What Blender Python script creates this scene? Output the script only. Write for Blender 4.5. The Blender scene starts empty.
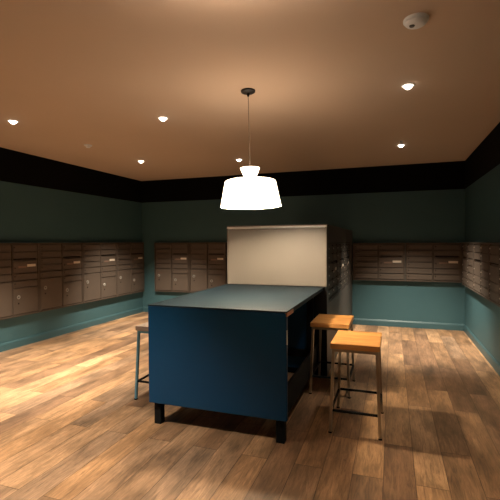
import bpy, bmesh, math, random
from mathutils import Vector, Matrix
random.seed(4)
S = bpy.context.scene
C = S.collection
R = math.radians
FILL_ES = 140

# ------------------------------------------------------------------ helpers
def new_bm(): return bmesh.new()

def merge(bm, t):
    me = bpy.data.meshes.new('tmp'); t.to_mesh(me); t.free()
    bm.from_mesh(me); bpy.data.meshes.remove(me)

def box(bm, x0, x1, y0, y1, z0, z1, bev=0.0, seg=2):
    t = bmesh.new()
    bmesh.ops.create_cube(t, size=1)
    for v in t.verts:
        v.co = Vector(((x0+x1)/2+v.co.x*(x1-x0), (y0+y1)/2+v.co.y*(y1-y0), (z0+z1)/2+v.co.z*(z1-z0)))
    if bev: bmesh.ops.bevel(t, geom=t.edges[:], offset=bev, segments=seg, profile=.5, affect='EDGES')
    merge(bm, t)

def bar(bm, a, b, w, d, bev=.002, up=(0, 1, 0)):
    """square tube from a to b, w along local x, d along local y"""
    a = Vector(a); b = Vector(b); ax = (b-a); L = ax.length; ax.normalize()
    yv = Vector(up); yv = (yv-ax*yv.dot(ax)).normalized(); xv = yv.cross(ax)
    t = bmesh.new(); bmesh.ops.create_cube(t, size=1)
    for v in t.verts: v.co = Vector((v.co.x*w, v.co.y*d, (v.co.z+.5)*L))
    if bev: bmesh.ops.bevel(t, geom=t.edges[:], offset=bev, segments=1, affect='EDGES')
    M = Matrix((xv, yv, ax)).transposed()
    for v in t.verts: v.co = a + M @ v.co
    merge(bm, t)

def lathe(bm, prof, n=48, c=(0, 0, 0), axis='z', close=False):
    rings = []
    for r, z in prof:
        ring = []
        if r < 1e-6: ring = [bm.verts.new(_ax(0, 0, z, c, axis))]
        else:
            for i in range(n):
                a = 2*math.pi*i/n
                ring.append(bm.verts.new(_ax(r*math.cos(a), r*math.sin(a), z, c, axis)))
        rings.append(ring)
    pairs = list(zip(rings[:-1], rings[1:]))
    if close: pairs.append((rings[-1], rings[0]))
    for A, B in pairs:
        for i in range(n):
            j = (i+1) % n
            q = []
            for v in ((A[0] if len(A) == 1 else A[i]), (A[0] if len(A) == 1 else A[j]),
                      (B[0] if len(B) == 1 else B[j]), (B[0] if len(B) == 1 else B[i])):
                if v not in q: q.append(v)
            if len(q) > 2: bm.faces.new(q)

def _ax(x, y, z, c, axis):
    if axis == 'z': return (c[0]+x, c[1]+y, c[2]+z)
    return (c[0]+x, c[1]-z, c[2]+y)          # axis 'f': height runs towards local -y (out of a front)

def obj(name, bm, m, parent=None, smooth=False, loc=(0, 0, 0)):
    bmesh.ops.recalc_face_normals(bm, faces=bm.faces[:])
    me = bpy.data.meshes.new(name); bm.to_mesh(me); bm.free()
    me.materials.append(m)
    if smooth:
        for p in me.polygons: p.use_smooth = True
        me.set_sharp_from_angle(angle=R(35))
    return link(name, me, parent, loc)

def link(name, me, parent=None, loc=(0, 0, 0)):
    o = bpy.data.objects.new(name, me); C.objects.link(o)
    o.parent = parent; o.location = loc
    return o

def thing(name, label, cat, loc=(0, 0, 0), rz=0, group=None):
    o = bpy.data.objects.new(name, None); C.objects.link(o)
    o.location = loc; o.rotation_euler = (0, 0, rz); o.empty_display_size = .1
    o['label'] = label; o['category'] = cat
    if group: o['group'] = group
    return o

def struct(name, bm, m):
    o = obj(name, bm, m); o['kind'] = 'structure'; return o

def dup(root, label, loc, rz):
    """a copy of a thing with copies of its parts and their sub-parts"""
    r = root.copy(); C.objects.link(r); r.location = loc; r.rotation_euler = (0, 0, rz); r['label'] = label
    for ch in list(root.children):
        c = ch.copy(); C.objects.link(c); c.parent = r
        for g in list(ch.children):
            d = g.copy(); C.objects.link(d); d.parent = c
    return r

# ------------------------------------------------------------------ materials
def mat(name, col, rough=.5, metal=0., spec=.5, emit=None, es=0., coat=0.):
    m = bpy.data.materials.new(name); m.use_nodes = True
    b = m.node_tree.nodes['Principled BSDF']
    b.inputs['Base Color'].default_value = (*col, 1); b.inputs['Roughness'].default_value = rough
    b.inputs['Metallic'].default_value = metal; b.inputs['Specular IOR Level'].default_value = spec
    b.inputs['Coat Weight'].default_value = coat
    if emit:
        b.inputs['Emission Color'].default_value = (*emit, 1); b.inputs['Emission Strength'].default_value = es
    return m

def vary(m, scale=6, amt=.12, bump=0., stretch=(1, 1, 1), rvar=0.):
    """uneven tone / texture in object space"""
    nt = m.node_tree; N = nt.nodes; L = nt.links; b = N['Principled BSDF']
    tc = N.new('ShaderNodeTexCoord'); mp = N.new('ShaderNodeMapping'); mp.inputs['Scale'].default_value = stretch
    no = N.new('ShaderNodeTexNoise'); no.inputs['Scale'].default_value = scale; no.inputs['Detail'].default_value = 6
    L.new(tc.outputs['Object'], mp.inputs[0]); L.new(mp.outputs[0], no.inputs['Vector'])
    col = b.inputs['Base Color'].default_value[:3]
    mx = N.new('ShaderNodeMix'); mx.data_type = 'RGBA'
    mx.inputs[6].default_value = (*[c*(1-amt) for c in col], 1); mx.inputs[7].default_value = (*[c*(1+amt) for c in col], 1)
    L.new(no.outputs['Fac'], mx.inputs[0]); L.new(mx.outputs[2], b.inputs['Base Color'])
    if bump:
        bp = N.new('ShaderNodeBump'); bp.inputs['Strength'].default_value = bump; bp.inputs['Distance'].default_value = .002
        L.new(no.outputs['Fac'], bp.inputs['Height']); L.new(bp.outputs[0], b.inputs['Normal'])
    if rvar:
        r = b.inputs['Roughness'].default_value
        mr = N.new('ShaderNodeMapRange'); mr.inputs['To Min'].default_value = r-rvar; mr.inputs['To Max'].default_value = r+rvar
        L.new(no.outputs['Fac'], mr.inputs[0]); L.new(mr.outputs[0], b.inputs['Roughness'])
    return m

M_TEAL = vary(mat('teal_paint', (.044, .104, .123), .55, spec=.3), 3, .06, .05)
M_TEALTRIM = mat('teal_gloss_trim', (.040, .097, .115), .4)
M_BLACK = vary(mat('black_paint', (.0035, .0035, .0035), .85, spec=.1), 5, .1)
M_CEIL = vary(mat('ceiling_paint', (.62, .475, .36), .8, spec=.15), 2, .03)
M_BRONZE = vary(mat('bronze_steel', (.100, .077, .062), .5, metal=.1, spec=.35), 9, .1, rvar=.06)
M_BRONZE_F = vary(mat('bronze_frame', (.078, .060, .048), .55, metal=.1, spec=.3), 9, .1)
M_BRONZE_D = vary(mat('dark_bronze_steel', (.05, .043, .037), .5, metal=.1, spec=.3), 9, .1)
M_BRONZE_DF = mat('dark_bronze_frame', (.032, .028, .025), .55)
M_DARK = mat('slot_dark', (.004, .0035, .003), .8, spec=.1)
M_LOCK = mat('lock_nickel', (.55, .52, .47), .3, metal=.9)
M_LOCKD = mat('lock_shaded', (.04, .033, .028), .5, metal=.4)  # lock darkened for the left and back walls, where less light catches it
M_RING = mat('ring_grey', (.36, .34, .31), .45, metal=.3)
M_STICK = vary(mat('sticker_paper', (.62, .55, .46), .7), 30, .1)
M_STICK_T = mat('sticker_tan', (.19, .12, .09), .7)
M_NAVY = vary(mat('navy_laminate', (.0003, .045, .125), .45, spec=.25), 4, .05)
M_TOP = vary(mat('navy_top', (.012, .023, .033), .6, spec=.12), 5, .08, rvar=.03)
M_EDGE = mat('top_edge', (.012, .02, .026), .35)
M_STEELBLK = mat('black_steel', (.005, .006, .007), .65, spec=.15)
M_WARMEDGE = mat('warm_light_edge', (.55, .22, .08), .4, metal=.3)
M_CHROME = mat('brushed_chrome', (.7, .72, .74), .3, metal=1)
M_PANEL = vary(mat('pale_panel', (.175, .157, .14), .42, spec=.5), 3, .03)
M_ALU = mat('aluminium_trim', (.85, .85, .85), .38, metal=.8)
M_EDGEG = mat('grey_trim', (.17, .15, .13), .4, metal=.3)
M_TOWER = vary(mat('dark_cladding', (.05, .042, .036), .5), 6, .08)
M_STEEL = vary(mat('raw_steel', (.42, .37, .30), .36, metal=.9), 12, .12)
M_WHITE = mat('glint_and_fill_white', (.80, .82, .85), .45)
M_TOPGLOW = mat('ceiling_glow', (.8, .8, .8), .6, emit=(1, .78, .56), es=10)
M_GREY = mat('grey_lens', (.1, .1, .1), .3)
M_CANOPY = mat('canopy_black', (.006, .005, .005), .5)
M_CORD = mat('cord_grey', (.25, .2, .16), .6)
M_SHADE = mat('lit_shade', (.85, .82, .78), .7, emit=(1, .80, .60), es=5)
M_BULB = mat('lit_bulb', (.9, .9, .9), .5, emit=(1, .78, .52), es=2800)
M_LENS = mat('lit_lens', (.9, .9, .9), .5, emit=(1, .86, .68), es=12)

def wood_seat():
    m = mat('oak_seat', (.5, .2, .06), .42)
    nt = m.node_tree; N = nt.nodes; L = nt.links; b = N['Principled BSDF']
    tc = N.new('ShaderNodeTexCoord'); mp = N.new('ShaderNodeMapping'); mp.inputs['Scale'].default_value = (1.2, 14, 10)
    no = N.new('ShaderNodeTexNoise'); no.inputs['Scale'].default_value = 4; no.inputs['Detail'].default_value = 8
    no.inputs['Distortion'].default_value = .6
    L.new(tc.outputs['Object'], mp.inputs[0]); L.new(mp.outputs[0], no.inputs['Vector'])
    cr = N.new('ShaderNodeValToRGB'); e = cr.color_ramp.elements
    e[0].position = .3; e[0].color = (.46, .19, .05, 1); e[1].position = .72; e[1].color = (.76, .40, .13, 1)
    L.new(no.outputs['Fac'], cr.inputs[0]); L.new(cr.outputs[0], b.inputs['Base Color'])
    return m
M_OAK = wood_seat()

def plank_floor():
    m = mat('plank_floor', (.2, .1, .05), .4, spec=.45)
    nt = m.node_tree; N = nt.nodes; L = nt.links; b = N['Principled BSDF']
    tc = N.new('ShaderNodeTexCoord')
    mp = N.new('ShaderNodeMapping'); mp.inputs['Rotation'].default_value = (0, 0, R(90)); mp.inputs['Location'].default_value = (.07, .05, 0)
    L.new(tc.outputs['Object'], mp.inputs[0])
    def brick(c1, c2, w, loc=None):
        k = N.new('ShaderNodeTexBrick'); k.offset = .37; k.offset_frequency = 2; k.squash = 1
        k.inputs['Scale'].default_value = 1; k.inputs['Brick Width'].default_value = 1.22; k.inputs['Row Height'].default_value = .178
        k.inputs['Mortar Size'].default_value = w; k.inputs['Mortar Smooth'].default_value = .1; k.inputs['Bias'].default_value = 0
        k.inputs['Color1'].default_value = (*c1, 1); k.inputs['Color2'].default_value = (*c2, 1)
        k.inputs['Mortar'].default_value = (.02, .012, .008, 1)
        L.new(mp.outputs[0], k.inputs['Vector']); return k
    kid = brick((0, 0, 0), (1, 1, 1), .0)
    kid.inputs['Mortar'].default_value = (.5, .5, .5, 1)
    # per-plank tone
    tone = N.new('ShaderNodeValToRGB'); e = tone.color_ramp.elements
    e[0].position = 0; e[0].color = (.165, .094, .054, 1)
    e[1].position = 1; e[1].color = (.36, .222, .125, 1)
    for p, c in ((.22, (.21, .124, .070)), (.42, (.285, .163, .083)), (.62, (.235, .150, .094)), (.82, (.32, .185, .094))):
        x = e.new(p); x.color = (*c, 1)
    L.new(kid.outputs['Color'], tone.inputs[0])
    # grain: stretched noise along the planks, shifted per plank
    add = N.new('ShaderNodeVectorMath'); add.operation = 'ADD'
    sc = N.new('ShaderNodeVectorMath'); sc.operation = 'SCALE'; sc.inputs[3].default_value = 7.3
    L.new(kid.outputs['Color'], sc.inputs[0]); L.new(tc.outputs['Object'], add.inputs[0]); L.new(sc.outputs[0], add.inputs[1])
    mg = N.new('ShaderNodeMapping'); mg.inputs['Scale'].default_value = (22, 2.2, 1)
    L.new(add.outputs[0], mg.inputs[0])
    g = N.new('ShaderNodeTexNoise'); g.inputs['Scale'].default_value = 2.2; g.inputs['Detail'].default_value = 9
    g.inputs['Roughness'].default_value = .72; g.inputs['Distortion'].default_value = 1.2
    L.new(mg.outputs[0], g.inputs['Vector'])
    mg2 = N.new('ShaderNodeMapping'); mg2.inputs['Scale'].default_value = (4.5, 1.5, 1)
    L.new(add.outputs[0], mg2.inputs[0])
    g2 = N.new('ShaderNodeTexNoise'); g2.inputs['Scale'].default_value = 1.6; g2.inputs['Detail'].default_value = 4
    L.new(mg2.outputs[0], g2.inputs['Vector'])
    r1 = N.new('ShaderNodeMapRange'); r1.inputs[1].default_value = .3; r1.inputs[2].default_value = .7; r1.inputs[3].default_value = .45; r1.inputs[4].default_value = 1.45
    L.new(g.outputs['Fac'], r1.inputs[0])
    r2 = N.new('ShaderNodeMapRange'); r2.inputs[1].default_value = .3; r2.inputs[2].default_value = .7; r2.inputs[3].default_value = .52; r2.inputs[4].default_value = 1.35
    L.new(g2.outputs['Fac'], r2.inputs[0])
    mul = N.new('ShaderNodeMath'); mul.operation = 'MULTIPLY'; L.new(r1.outputs[0], mul.inputs[0]); L.new(r2.outputs[0], mul.inputs[1])
    vm = N.new('ShaderNodeVectorMath'); vm.operation = 'SCALE'
    L.new(tone.outputs[0], vm.inputs[0]); L.new(mul.outputs[0], vm.inputs[3])
    km = brick((1, 1, 1), (1, 1, 1), .0028); km.inputs['Mortar'].default_value = (.48, .46, .44, 1)
    fin = N.new('ShaderNodeVectorMath'); fin.operation = 'MULTIPLY'
    L.new(vm.outputs[0], fin.inputs[0]); L.new(km.outputs['Color'], fin.inputs[1]); L.new(fin.outputs[0], b.inputs['Base Color'])
    rr = N.new('ShaderNodeMapRange'); rr.inputs[3].default_value = .36; rr.inputs[4].default_value = .52
    L.new(g.outputs['Fac'], rr.inputs[0]); L.new(rr.outputs[0], b.inputs['Roughness'])
    bp = N.new('ShaderNodeBump'); bp.inputs['Strength'].default_value = .12; bp.inputs['Distance'].default_value = .003
    L.new(g.outputs['Fac'], bp.inputs['Height']); L.new(bp.outputs[0], b.inputs['Normal'])
    return m
M_FLOOR = plank_floor()

# ------------------------------------------------------------------ the room
XL, XR, YB, YF, ZW, ZC = -4.786, 1.063, 7.113, -2.2, 2.21, 2.643
T = .12
bm = new_bm(); box(bm, XL-T, XR+T, YF-T, YB+T, -.1, 0); struct('floor', bm, M_FLOOR)
bm = new_bm(); box(bm, XL-T, XR+T, YF-T, YB+T, ZC, ZC+.1); struct('ceiling', bm, M_CEIL)
bm = new_bm(); box(bm, XL-T, XL, YF-T, YB+T, 0, ZC); struct('wall_left', bm, M_TEAL)
bm = new_bm(); box(bm, XR, XR+T, YF-T, YB+T, 0, ZC); struct('wall_right', bm, M_TEAL)
bm = new_bm(); box(bm, XL, XR, YB, YB+T, 0, ZC); struct('wall_back', bm, M_TEAL)
bm = new_bm(); box(bm, XL, XR, YF-T, YF, 0, ZC); struct('wall_front', bm, M_TEAL)
# black painted band between the teal and the ceiling
bm = new_bm(); box(bm, XL, XL+.006, YF, YB, ZW, ZC); struct('trim_1', bm, M_BLACK)
bm = new_bm(); box(bm, XL+.006, XR-.006, YB-.006, YB, ZW, ZC); struct('trim_2', bm, M_BLACK)
bm = new_bm(); box(bm, XR-.006, XR, YF, YB, ZW, ZC); struct('trim_3', bm, M_BLACK)
bm = new_bm(); box(bm, XL+.006, XR-.006, YF, YF+.006, ZW, ZC); struct('trim_4', bm, M_BLACK)

def skirting(bm, a, b, n):
    """moulded board from a to b on the floor, n = direction into the room"""
    a = Vector(a); b = Vector(b); n = Vector(n)
    prof = [(0, 0), (.016, 0), (.016, .082), (.012, .090), (.012, .096), (.006, .103), (0, .103)]
    A = [bm.verts.new((a.x+n.x*d, a.y+n.y*d, z)) for d, z in prof]
    B = [bm.verts.new((b.x+n.x*d, b.y+n.y*d, z)) for d, z in prof]
    k = len(prof)
    for i in range(k): bm.faces.new((A[i], A[(i+1) % k], B[(i+1) % k], B[i]))
    bm.faces.new(A); bm.faces.new(B[::-1])
bm = new_bm(); skirting(bm, (XL, YF), (XL, YB), (1, 0)); struct('baseboard_left', bm, M_TEALTRIM)
bm = new_bm(); skirting(bm, (XR, YF), (XR, YB), (-1, 0)); struct('baseboard_right', bm, M_TEALTRIM)
bm = new_bm(); skirting(bm, (XL+.016, YB), (-1.7535, YB), (0, -1)); skirting(bm, (-.644, YB), (XR-.016, YB), (0, -1)); struct('baseboard_back', bm, M_TEALTRIM)
bm = new_bm(); skirting(bm, (XL+.016, YF), (XR-.016, YF), (0, 1)); struct('baseboard_front', bm, M_TEALTRIM)

# ------------------------------------------------------------------ wall mailboxes
DEP, DT, GAP = .045, .016, .013            # carcass depth, door thickness, gap between doors

def lock_mesh(r=.0085):
    b = new_bm(); lathe(b, [(0, .007), (r*.45, .007), (r*.5, .0045), (r*.8, .007), (r, .005), (r, 0), (0, 0)], 16, axis='f')
    bmesh.ops.recalc_face_normals(b, faces=b.faces[:])
    me = bpy.data.meshes.new('lock'); b.to_mesh(me); b.free(); me.materials.append(M_LOCK); return me
LOCK = lock_mesh()
LOCK_SHADED = LOCK.copy(); LOCK_SHADED.materials[0] = M_LOCKD
def ring_mesh():
    b = new_bm(); lathe(b, [(.013, 0), (.013, .005), (.015, .008), (.023, .008), (.026, .004), (.026, 0)], 28, axis='f')
    bmesh.ops.recalc_face_normals(b, faces=b.faces[:])
    me = bpy.data.meshes.new('ring'); b.to_mesh(me); b.free(); me.materials.append(M_RING); return me
RING = ring_mesh()
def hole_mesh():
    b = new_bm(); lathe(b, [(0, .003), (.009, .003), (.011, 0), (0, 0)], 16, axis='f')
    bmesh.ops.recalc_face_normals(b, faces=b.faces[:])
    me = bpy.data.meshes.new('keyhole'); b.to_mesh(me); b.free(); me.materials.append(M_DARK); return me
HOLE = hole_mesh()

_doors = {}
def door_mesh(w, h, m):
    k = (round(w, 4), round(h, 4), m.name)
    if k not in _doors:
        b = new_bm(); box(b, -w/2, w/2, -DT, 0, -h/2, h/2, .003, 2)
        if h < .12:  # turned-out finger lip along the bottom of a letter door
            box(b, -w/2+.004, w/2-.004, -DT-.006, -DT+.002, -h/2+.002, -h/2+.010, .002, 1)
        bmesh.ops.recalc_face_normals(b, faces=b.faces[:])
        me = bpy.data.meshes.new('door'); b.to_mesh(me); b.free(); me.materials.append(m); _doors[k] = me
    return _doors[k]

def mailbox_unit(label, group, W, H, parcel, loc, rz, slot_first=False, dark=False, sticker=True):
    LK = LOCK if (dark or not sticker) else LOCK_SHADED
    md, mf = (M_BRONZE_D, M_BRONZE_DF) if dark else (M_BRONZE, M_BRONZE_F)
    t = thing('mailbox_unit', label, 'mailbox', loc, rz, group)
    b = new_bm()
    box(b, -W/2+.003, W/2-.003, -DEP, -.002, 0, H, .002, 1)                       # carcass
    fr = .02
    F = -DEP-DT-.004
    box(b, -W/2+.003, W/2-.003, F, -DEP, H-fr, H, .002, 1); box(b, -W/2+.003, W/2-.003, F, -DEP, 0, fr, .002, 1)
    for x in (-W/2+.003, W/2-.003-fr): box(b, x, x+fr, F, -DEP, fr, H-fr, .002, 1)
    box(b, -.007, .007, F, -DEP, fr, H-fr, .002, 1)                            # mullion
    obj('cabinet_frame', b, mf, t)
    inner = H-2*fr-GAP
    u = .0965 if parcel else inner/6
    cw = W/2-fr-.007-.003
    dw = cw-2*.006
    top = H-fr-GAP
    def letter(xc, ztop, h, kind='letter_door'):
        d = link(kind, door_mesh(dw, h-GAP, md), t, (xc, -DEP, ztop-(h-GAP)/2))
        return d
    def add_lock(d, x, z): link('lock', LK, d, (x, -DT, z))
    for col in (0, 1):
        xc = (-1 if col == 0 else 1)*(cw/2+.007)
        slot = (col == 0) == slot_first
        z = top
        if not slot:
            n = 5 if parcel else 6
            for i in range(n):
                d = letter(xc, z, u); add_lock(d, -dw/2+.022, .012); z -= u
        else:
            d = letter(xc, z, u); add_lock(d, -dw/2+.022, .012); z -= u
            d = letter(xc, z, u*.98, 'slot_panel'); z -= u
            b = new_bm()
            box(b, xc-dw/2+.02, xc+dw/2-.02, -DEP-.006, -DEP+.001, z+.0, z+.0+.020)
            obj('mail_slot', b, M_DARK, t)
            z -= .018
            hh = 2*u-.018
            d = letter(xc, z, hh, 'outgoing_mail_door'); add_lock(d, -dw/2+.028, -.01)
            if sticker:
             b = new_bm(); box(b, dw*.06, dw*.42, -DT-.0015, -DT+.0005, -.002, .032); obj('sticker', b, M_STICK, d)
             b = new_bm(); box(b, -dw*.30, dw*.03, -DT-.0012, -DT+.0005, -.014, .012); obj('notice', b, M_STICK_T, d)
            z -= hh
            for i in range(2):
                d = letter(xc, z, u); add_lock(d, -dw/2+.022, .012); z -= u
        if parcel:
            h = z-fr
            d = link('parcel_door', door_mesh(dw, h-GAP, md), t, (xc, -DEP, z-(h-GAP)/2))
            zr = (h-GAP)/2-.13 if not slot else (h-GAP)/2-.115
            link('locker_ring', RING, d, (-dw/2+.075, -DT, zr)); link('lock', LK, d, (-dw/2+.075, -DT, zr))
            link('keyhole', HOLE, d, (-dw/2+.075, -DT, zr-.085))
    return t

G = 'bronze parcel mailbox units on the left wall'
P = .865
for i, lab in enumerate(['bronze mailbox unit on left wall, cut off by the photo edge, farthest from back corner',
                         'bronze mailbox unit with two parcel doors, second from photo edge along left wall',
                         'bronze mailbox unit with two parcel doors, second from back corner along left wall',
                         'bronze mailbox unit on left wall, last one beside the back corner']):
    mailbox_unit(lab, G, P, .985, True, (XL, 4.49-P/2+i*P, .422), R(90))
G = 'bronze parcel mailbox units on the back wall'
for i, lab in enumerate(['bronze parcel mailbox unit on back wall beside the left corner',
                         'bronze parcel mailbox unit on back wall partly hidden behind the pale panel']):
    mailbox_unit(lab, G, .77, .965, True, (-4.468+.385+i*.77, YB, .435), 0)
G = 'short mailbox units on the back wall right of the tower'
for i, lab in enumerate(['short bronze mailbox unit on back wall right against the dark tower',
                         'short bronze mailbox unit on back wall next to the right corner']):
    mailbox_unit(lab, G, .824, .62, False, (-.632+.412+i*.824, YB, .756), 0)
G = 'short mailbox units on the right wall'
for i, lab in enumerate(['short mailbox unit on right wall nearest the back corner',
                         'short mailbox unit on right wall, middle one, between corner unit and photo edge unit',
                         'short mailbox unit on right wall cut off by the right photo edge']):
    mailbox_unit(lab, G, .91, .64, False, (XR, 6.93-.455-i*.91, .742), R(-90), True, sticker=False)

# ------------------------------------------------------------------ tower behind the counter
TX0, TX1, TY0, TY1, TZ = -1.757, -.644, 4.262, YB-.002, 1.583
tw = thing('mailbox_tower', 'dark cabinet tower with a pale front panel rising behind the navy counter', 'cabinet', ((TX0+TX1)/2, TY0, 0))
ox, oy = (TX0+TX1)/2, TY0
b = new_bm(); RX = TX1-ox-.072
box(b, TX0-ox, RX, .022, TY1-oy, 0, TZ, .001, 1)                             # core; the right side has a recess for the boxes
box(b, RX-.001, TX1-ox, .022, TY1-oy, 1.395, TZ, .001, 1); box(b, RX-.001, TX1-ox, .022, TY1-oy, 0, .744, .001, 1)
box(b, RX-.001, TX1-ox, .022, .135, .743, 1.396); box(b, RX-.001, TX1-ox, 2.412, TY1-oy, .743, 1.396)
obj('carcass', b, M_TOWER, tw)
b = new_bm(); box(b, TX0-ox+.018, TX1-ox-.018, .004, .022, .935, TZ-.036, .001, 1); obj('front_panel', b, M_PANEL, tw)
b = new_bm()
box(b, TX0-ox, TX0-ox+.018, 0, .022, .935, TZ-.022, .002, 1); box(b, TX1-ox-.018, TX1-ox, 0, .022, .935, TZ-.022, .002, 1)
box(b, TX0-ox, TX1-ox, 0, .022, TZ-.010, TZ, .002, 1)
obj('edge_trim', b, M_EDGEG, tw)
b = new_bm()
n = 10
ring = [[], []]
for k, x in enumerate((TX0-ox+.001, TX1-ox-.001)):
    for i in range(n+1):
        a = math.pi*i/n-math.pi/2
        ring[k].append(b.verts.new((x, .012-.014*math.cos(a), TZ-.024+.0135*math.sin(a))))
for i in range(n): b.faces.new((ring[0][i], ring[0][i+1], ring[1][i+1], ring[1][i]))
b.faces.new((ring[0][n], ring[0][0], ring[1][0], ring[1][n])); b.faces.new(ring[0]); b.faces.new(ring[1][::-1])
o = obj('top_bead', b, M_ALU, tw, True); o['label'] = 'shiny bead along the top of the pale panel'
b = new_bm(); box(b, TX0-ox, TX1-ox, .004, .022, .0, .93, .001, 1); obj('lower_panel', b, M_STEELBLK, tw)
G = 'short mailbox units on the side of the tower'
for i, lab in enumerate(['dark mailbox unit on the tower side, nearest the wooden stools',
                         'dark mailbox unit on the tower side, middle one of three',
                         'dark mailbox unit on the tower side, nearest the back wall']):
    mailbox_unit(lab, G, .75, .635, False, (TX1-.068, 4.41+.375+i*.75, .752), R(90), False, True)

# ------------------------------------------------------------------ counter
X0, X1, Y0, Y1, ZT = -1.768, -.676, 2.690, 4.255, .9284
cx, cy = (X0+X1)/2, (Y0+Y1)/2
ct = thing('counter_table', 'navy blue counter with a full front panel on short black legs under the pendant', 'counter', (cx, cy, 0))
def lx(x): return x-cx
def ly(y): return y-cy
b = new_bm(); box(b, lx(X0), lx(X1), ly(Y0), ly(Y1), ZT-.010, ZT, .003, 2); box(b, lx(X0)+.002, lx(X1)-.002, ly(Y0)+.036, ly(Y1), ZT-.034, ZT-.009, .002, 1); obj('tabletop', b, M_TOP, ct)
b = new_bm(); box(b, lx(X0)+.001, lx(X1)-.001, ly(Y0)+.001, ly(Y0)+.034,   .174, ZT-.010, .008, 3); fp = obj('front_panel', b, M_NAVY, ct)
b = new_bm(); box(b, lx(X1)-.002, lx(X1)+.0015, ly(Y0)+.004, ly(Y0)+.016, .70, .80, .0008, 1)
o = obj('edge_glint', b, M_WHITE, fp); o['label'] = 'small pale strip standing for a glint on the panel edge'  # glint on the panel edge, put in as a pale strip
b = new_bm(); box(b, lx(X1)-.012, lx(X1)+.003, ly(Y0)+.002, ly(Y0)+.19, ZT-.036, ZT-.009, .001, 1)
o = obj('lit_edge_strip', b, M_WARMEDGE, ct); o['label'] = 'copper coloured strip standing for warm light on the slab edge'  # warm light on the slab edge, put in as a coloured strip
for x0, x1 in ((0.026, .082), (.12, .176)):
    for y in (Y0+.04, Y1-.045):
        b = new_bm(); xa, xb = (X0+x0, X0+x1) if x0 < .1 else ((X1-.090, X1-.030) if y < 3 else (X1-.17, X1-.10))
        box(b, lx(xa), lx(xb), ly(y), ly(y)+(.06 if y < 3 else .042), 0, ZT-.034, .002, 1); obj('leg', b, M_STEELBLK, ct)
for x in (X0+.05, X1-.075):
    b = new_bm(); box(b, lx(x), lx(x)+.02, ly(Y0)+.035, ly(Y1)-.03, .125, .34, .002, 1); obj('foot_board', b, M_STEELBLK, ct)
b = new_bm(); box(b, lx(X0)+.08, lx(X1)-.10, ly(Y1)-.030, ly(Y1)-.012, .07, ZT-.034, .002, 1); bp_ = obj('back_panel', b, M_NAVY, ct)
b = new_bm(); box(b, lx(X0)+.05, lx(X1)-.05, ly(Y1)-.058, ly(Y1)-.031, .20, .275, .002, 1); obj('cross_rail', b, M_STEELBLK, ct)

# ------------------------------------------------------------------ stools
SX, SY, SZ = .35, .475, .66
def make_stool(label, loc, rz, M_OAK=M_OAK, M_STEEL=M_STEEL):
    t = thing('bar_stool', label, 'stool', loc, rz, 'wooden topped stools at the counter')
    b = new_bm(); box(b, -SX/2, SX/2, -SY/2, SY/2, SZ-.042, SZ, .005, 2); obj('seat', b, M_OAK, t)
    zt = SZ-.042
    b = new_bm()
    ix, iy = SX/2-.022, SY/2-.022
    for s in (-1, 1):
        box(b, -ix-.011, ix+.011, s*iy-.011, s*iy+.011, zt-.022, zt, .002, 1)
        box(b, s*ix-.011, s*ix+.011, -iy+.011, iy-.011, zt-.022, zt, .002, 1)
    obj('seat_frame', b, M_STEEL, t)
    fx, fy = SX/2, SY/2
    def at(sx, sy, z):
        k = 1-z/(zt-.02)
        return (sx*(ix+(fx-ix)*k), sy*(iy+(fy-iy)*k), z)
    for sx in (-1, 1):
        for sy in (-1, 1):
            b = new_bm(); bar(b, at(sx, sy, .006), at(sx, sy, zt-.012), .022, .022)
            l = obj('leg', b, M_STEEL, t)
            b = new_bm(); p = at(sx, sy, 0); box(b, p[0]-.013, p[0]+.013, p[1]-.013, p[1]+.013, 0, .012, .003, 1); obj('foot', b, M_STEELBLK, l)
    for s in (-1, 1):
        b = new_bm(); bar(b, at(s, -1, .16), at(s, 1, .16), .016, .016, up=(0, 0, 1)); obj('footrest', b, M_STEELBLK, t)
        b = new_bm(); bar(b, at(-1, s, .165), at(1, s, .165), .016, .016, up=(0, 0, 1)); obj('footrest', b, M_STEELBLK, t)
    return t
st = make_stool('wooden topped steel stool standing apart in front, nearest the camera', (-.256, 3.245, 0), 0)
dup(st, 'wooden topped steel stool behind the nearest one, tucked against the counter side', (-.540, 3.965, 0), 0)
make_stool('wooden topped steel stool with shade and blue reflection put into its colours, left of the counter and mostly hidden by it', (-1.990, 3.335, 0), 0,
           vary(mat('oak_in_shade', (.30, .25, .22), .4), 5, .2, stretch=(1, 9, 9)), vary(mat('steel_blue_reflection', (.10, .28, .42), .4, metal=.35), 12, .1))  # seat toned like oak in shade, legs tinted with reflected blue

# ------------------------------------------------------------------ pendant
px, py = -1.12, 3.19
pn = thing('pendant_lamp', 'large lit white pendant lamp with a flared collar hanging over the counter', 'lamp', (px, py, ZC))
pn.rotation_euler = (0, R(-1.2), 0)
b = new_bm(); lathe(b, [(0, 0), (.058, 0), (.06, -.004), (.058, -.014), (.045, -.022), (.012, -.026), (.008, -.05), (0, -.05)], 40); obj('canopy', b, M_CANOPY, pn, True)
zs = 1.692-ZC
b = new_bm(); lathe(b, [(.0028, -.04), (.0028, zs+.25), (0, zs+.25)], 10); obj('cord', b, M_CORD, pn, True)
b = new_bm(); lathe(b, [(.250, zs), (.209, zs+.204), (.203, zs+.210), (.037, zs+.213), (.035, zs+.209), (.201, zs+.206), (.205, zs+.200), (.246, zs)], 64, close=True); sh = obj('lamp_shade', b, M_SHADE, pn, True)
b = new_bm(); lathe(b, [(.036, zs+.211), (.081, zs+.316), (.078, zs+.316), (.036, zs+.226), (0, zs+.220), (0, zs+.211)], 48); obj('shade_collar', b, M_SHADE, pn, True)
b = new_bm(); lathe(b, [(0, zs+.209), (.022, zs+.209), (.022, zs+.155), (.0, zs+.155)], 24); obj('lamp_holder', b, M_WHITE, pn, True)
b = new_bm()
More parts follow.
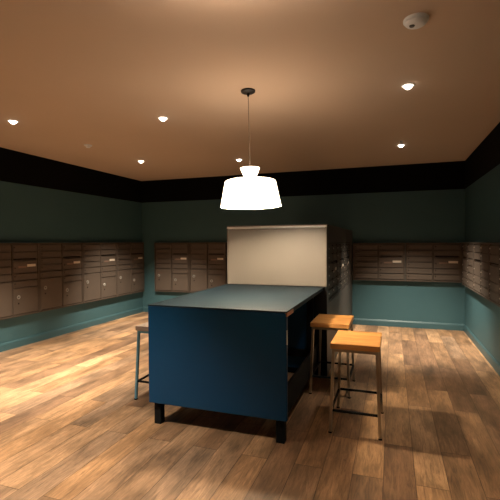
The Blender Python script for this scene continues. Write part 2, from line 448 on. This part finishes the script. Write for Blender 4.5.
lathe(b, [(.013, zs+.156), (.014, zs+.12), (.026, zs+.098), (.032, zs+.074), (.027, zs+.052), (.014, zs+.042), (0, zs+.039)], 32); obj('bulb', b, M_BULB, pn, True)

b = new_bm(); lathe(b, [(.060, zs+.2145), (.196, zs+.2125), (.196, zs+.2105), (.060, zs+.2105)], 48, close=True); obj('top_glow_ring', b, M_TOPGLOW, pn, True)  # glowing ring added on the shade top, out of sight, to light the ceiling

# unseen fill lamp added above the frame: a shallow bowl brightening the ceiling
M_FILL = mat('fill_glow', (.85, .82, .78), .7, emit=(1, .79, .60), es=FILL_ES)
cl = thing('added_fill_lamp', 'unseen white bowl uplighter added near the camera to brighten the ceiling', 'lamp', (-.6, 1.42, ZC))
b = new_bm(); lathe(b, [(0, 0), (.07, 0), (.07, -.02), (.012, -.03), (.012, -.235), (0, -.235)], 32); obj('added_fill_stem', b, M_CANOPY, cl, True)
b = new_bm(); lathe(b, [(0, -.245), (.10, -.235), (.17, -.205), (.20, -.165), (.195, -.165), (.165, -.198), (.10, -.226), (0, -.234)], 48); obj('added_fill_bowl', b, M_WHITE, cl, True)
b = new_bm(); lathe(b, [(.014, -.200), (.150, -.195), (.150, -.202), (.014, -.207)], 40, close=True); obj('added_fill_disc', b, M_FILL, cl, True)

# ------------------------------------------------------------------ downlights
def downlight(x, y, label, power, aim,  spot=72, blend=1., first=[None]):
    t = thing('ceiling_downlight', label, 'light', (x, y, ZC), 0, 'recessed ceiling downlights')
    if first[0] is None:
        b = new_bm(); lathe(b, [(.036, -.001), (.040, -.006), (.050, -.005), (.054, 0), (.036, 0)], 36); o = obj('trim_ring', b, M_WHITE, t, True)
        b = new_bm(); lathe(b, [(0, -.030), (.016, -.028), (.027, -.018), (.034, -.008), (.036, -.001), (.036, 0), (0, 0)], 32); q = obj('lens', b, M_LENS, t, True)
        first[0] = (o.data, q.data)
    else:
        link('trim_ring', first[0][0], t); link('lens', first[0][1], t)
    ld = bpy.data.lights.new('spot', 'SPOT'); ld.energy = power; ld.color = (1, .87, .68); ld.spot_size = R(spot); ld.spot_blend = blend
    ld.shadow_soft_size = .025
    l = bpy.data.objects.new('spot', ld); C.objects.link(l); l.parent = t; l.location = (0, 0, -.036)
    l.rotation_euler = Vector((aim[0], aim[1], -ZC)).to_track_quat('-Z', 'Y').to_euler()
PW = 300
for x, y, lab, w, aim in [
        (-3.639, 3.161, 'lit ceiling downlight farthest left, near the mailbox wall', 4., (-.10, .35)),
        (-2.163, 3.597, 'brightest lit ceiling downlight, left of the pendant canopy', 1.0, (-.60, .50)),
        (-3.612, 5.361, 'small lit ceiling downlight in the back left, behind the sprinkler', 3.4, (-.3, .7)),
        (-2.18, 5.782, 'small lit ceiling downlight seen just above the pendant collar', .6, (-.3, .2)),
        (.115, 3.525, 'lit ceiling downlight right of the pendant, above the front stool', .3, (.1, .6)),
        (.101, 5.655, 'lit ceiling downlight in the back right, beside a small sprinkler', 3.2, (.15, .50)),
        (-3.64, 1.05, 'ceiling downlight near the left wall, level with the camera', 1.5, (.3, .5)),
        (-2.17, 1.35, 'ceiling downlight left of the camera, over the open floor', 1.8, (.05, .5)),
        (.11, 1.30, 'ceiling downlight right of the camera, over the open floor', .15, (0, .6))]:
    downlight(x, y, lab, PW*w, aim)

# ------------------------------------------------------------------ ceiling fittings
sd = thing('smoke_detector', 'round white smoke detector on the ceiling, top right', 'smoke detector', (.122, 2.493, ZC), R(200))
b = new_bm(); lathe(b, [(0, 0), (.066, 0), (.068, -.004), (.068, -.012), (.064, -.016), (0, -.016)], 40); obj('base', b, M_WHITE, sd, True)
b = new_bm(); lathe(b, [(.060, -.016), (.059, -.024), (.050, -.033), (.034, -.038), (0, -.039)], 40); obj('cover', b, M_WHITE, sd, True)
b = new_bm(); lathe(b, [(0, -.045), (.012, -.044), (.015, -.040), (.015, -.035), (0, -.035)], 24, c=(.022, 0, 0)); obj('sensor', b, M_GREY, sd, True)
def sprinkler(x, y, lab, r):
    t = thing('sprinkler_head', lab, 'sprinkler', (x, y, ZC), 0, 'sprinklers on the ceiling')
    b = new_bm(); lathe(b, [(0, 0), (r, 0), (r*1.02, -.008), (r*.85, -.016), (0, -.018)], 32); obj('escutcheon', b, M_WHITE, t, True)
    b = new_bm(); lathe(b, [(.010, -.016), (.010, -.026), (r*.55, -.030), (r*.55, -.033), (0, -.034)], 24); obj('deflector', b, M_WHITE, t, True)
sprinkler(-3.647, 4.254, 'small pale sprinkler head on the ceiling between two left downlights', .05)
sprinkler(.103, 5.433, 'tiny sprinkler head on the ceiling beside the back right downlight', .022)

# ------------------------------------------------------------------ camera, world, colour
cam = bpy.data.cameras.new('camera'); cam.sensor_width = 36; cam.lens = 409.65/500*36; cam.clip_start = .02
co = bpy.data.objects.new('camera', cam); C.objects.link(co)
co.matrix_world = Matrix.Translation((0, 0, 1.4)) @ Matrix.Rotation(R(19.194), 4, 'Z') @ Matrix.Rotation(R(90-1.09), 4, 'X') @ Matrix.Rotation(R(-.311), 4, 'Z')
S.camera = co
w = bpy.data.worlds.new('world'); S.world = w; w.use_nodes = True
w.node_tree.nodes['Background'].inputs[0].default_value = (0, 0, 0, 1); w.node_tree.nodes['Background'].inputs[1].default_value = 0
S.view_settings.view_transform = 'Standard'; S.view_settings.look = 'None'; S.view_settings.gamma = 1; S.view_settings.use_curve_mapping = False
S.view_settings.exposure = 0
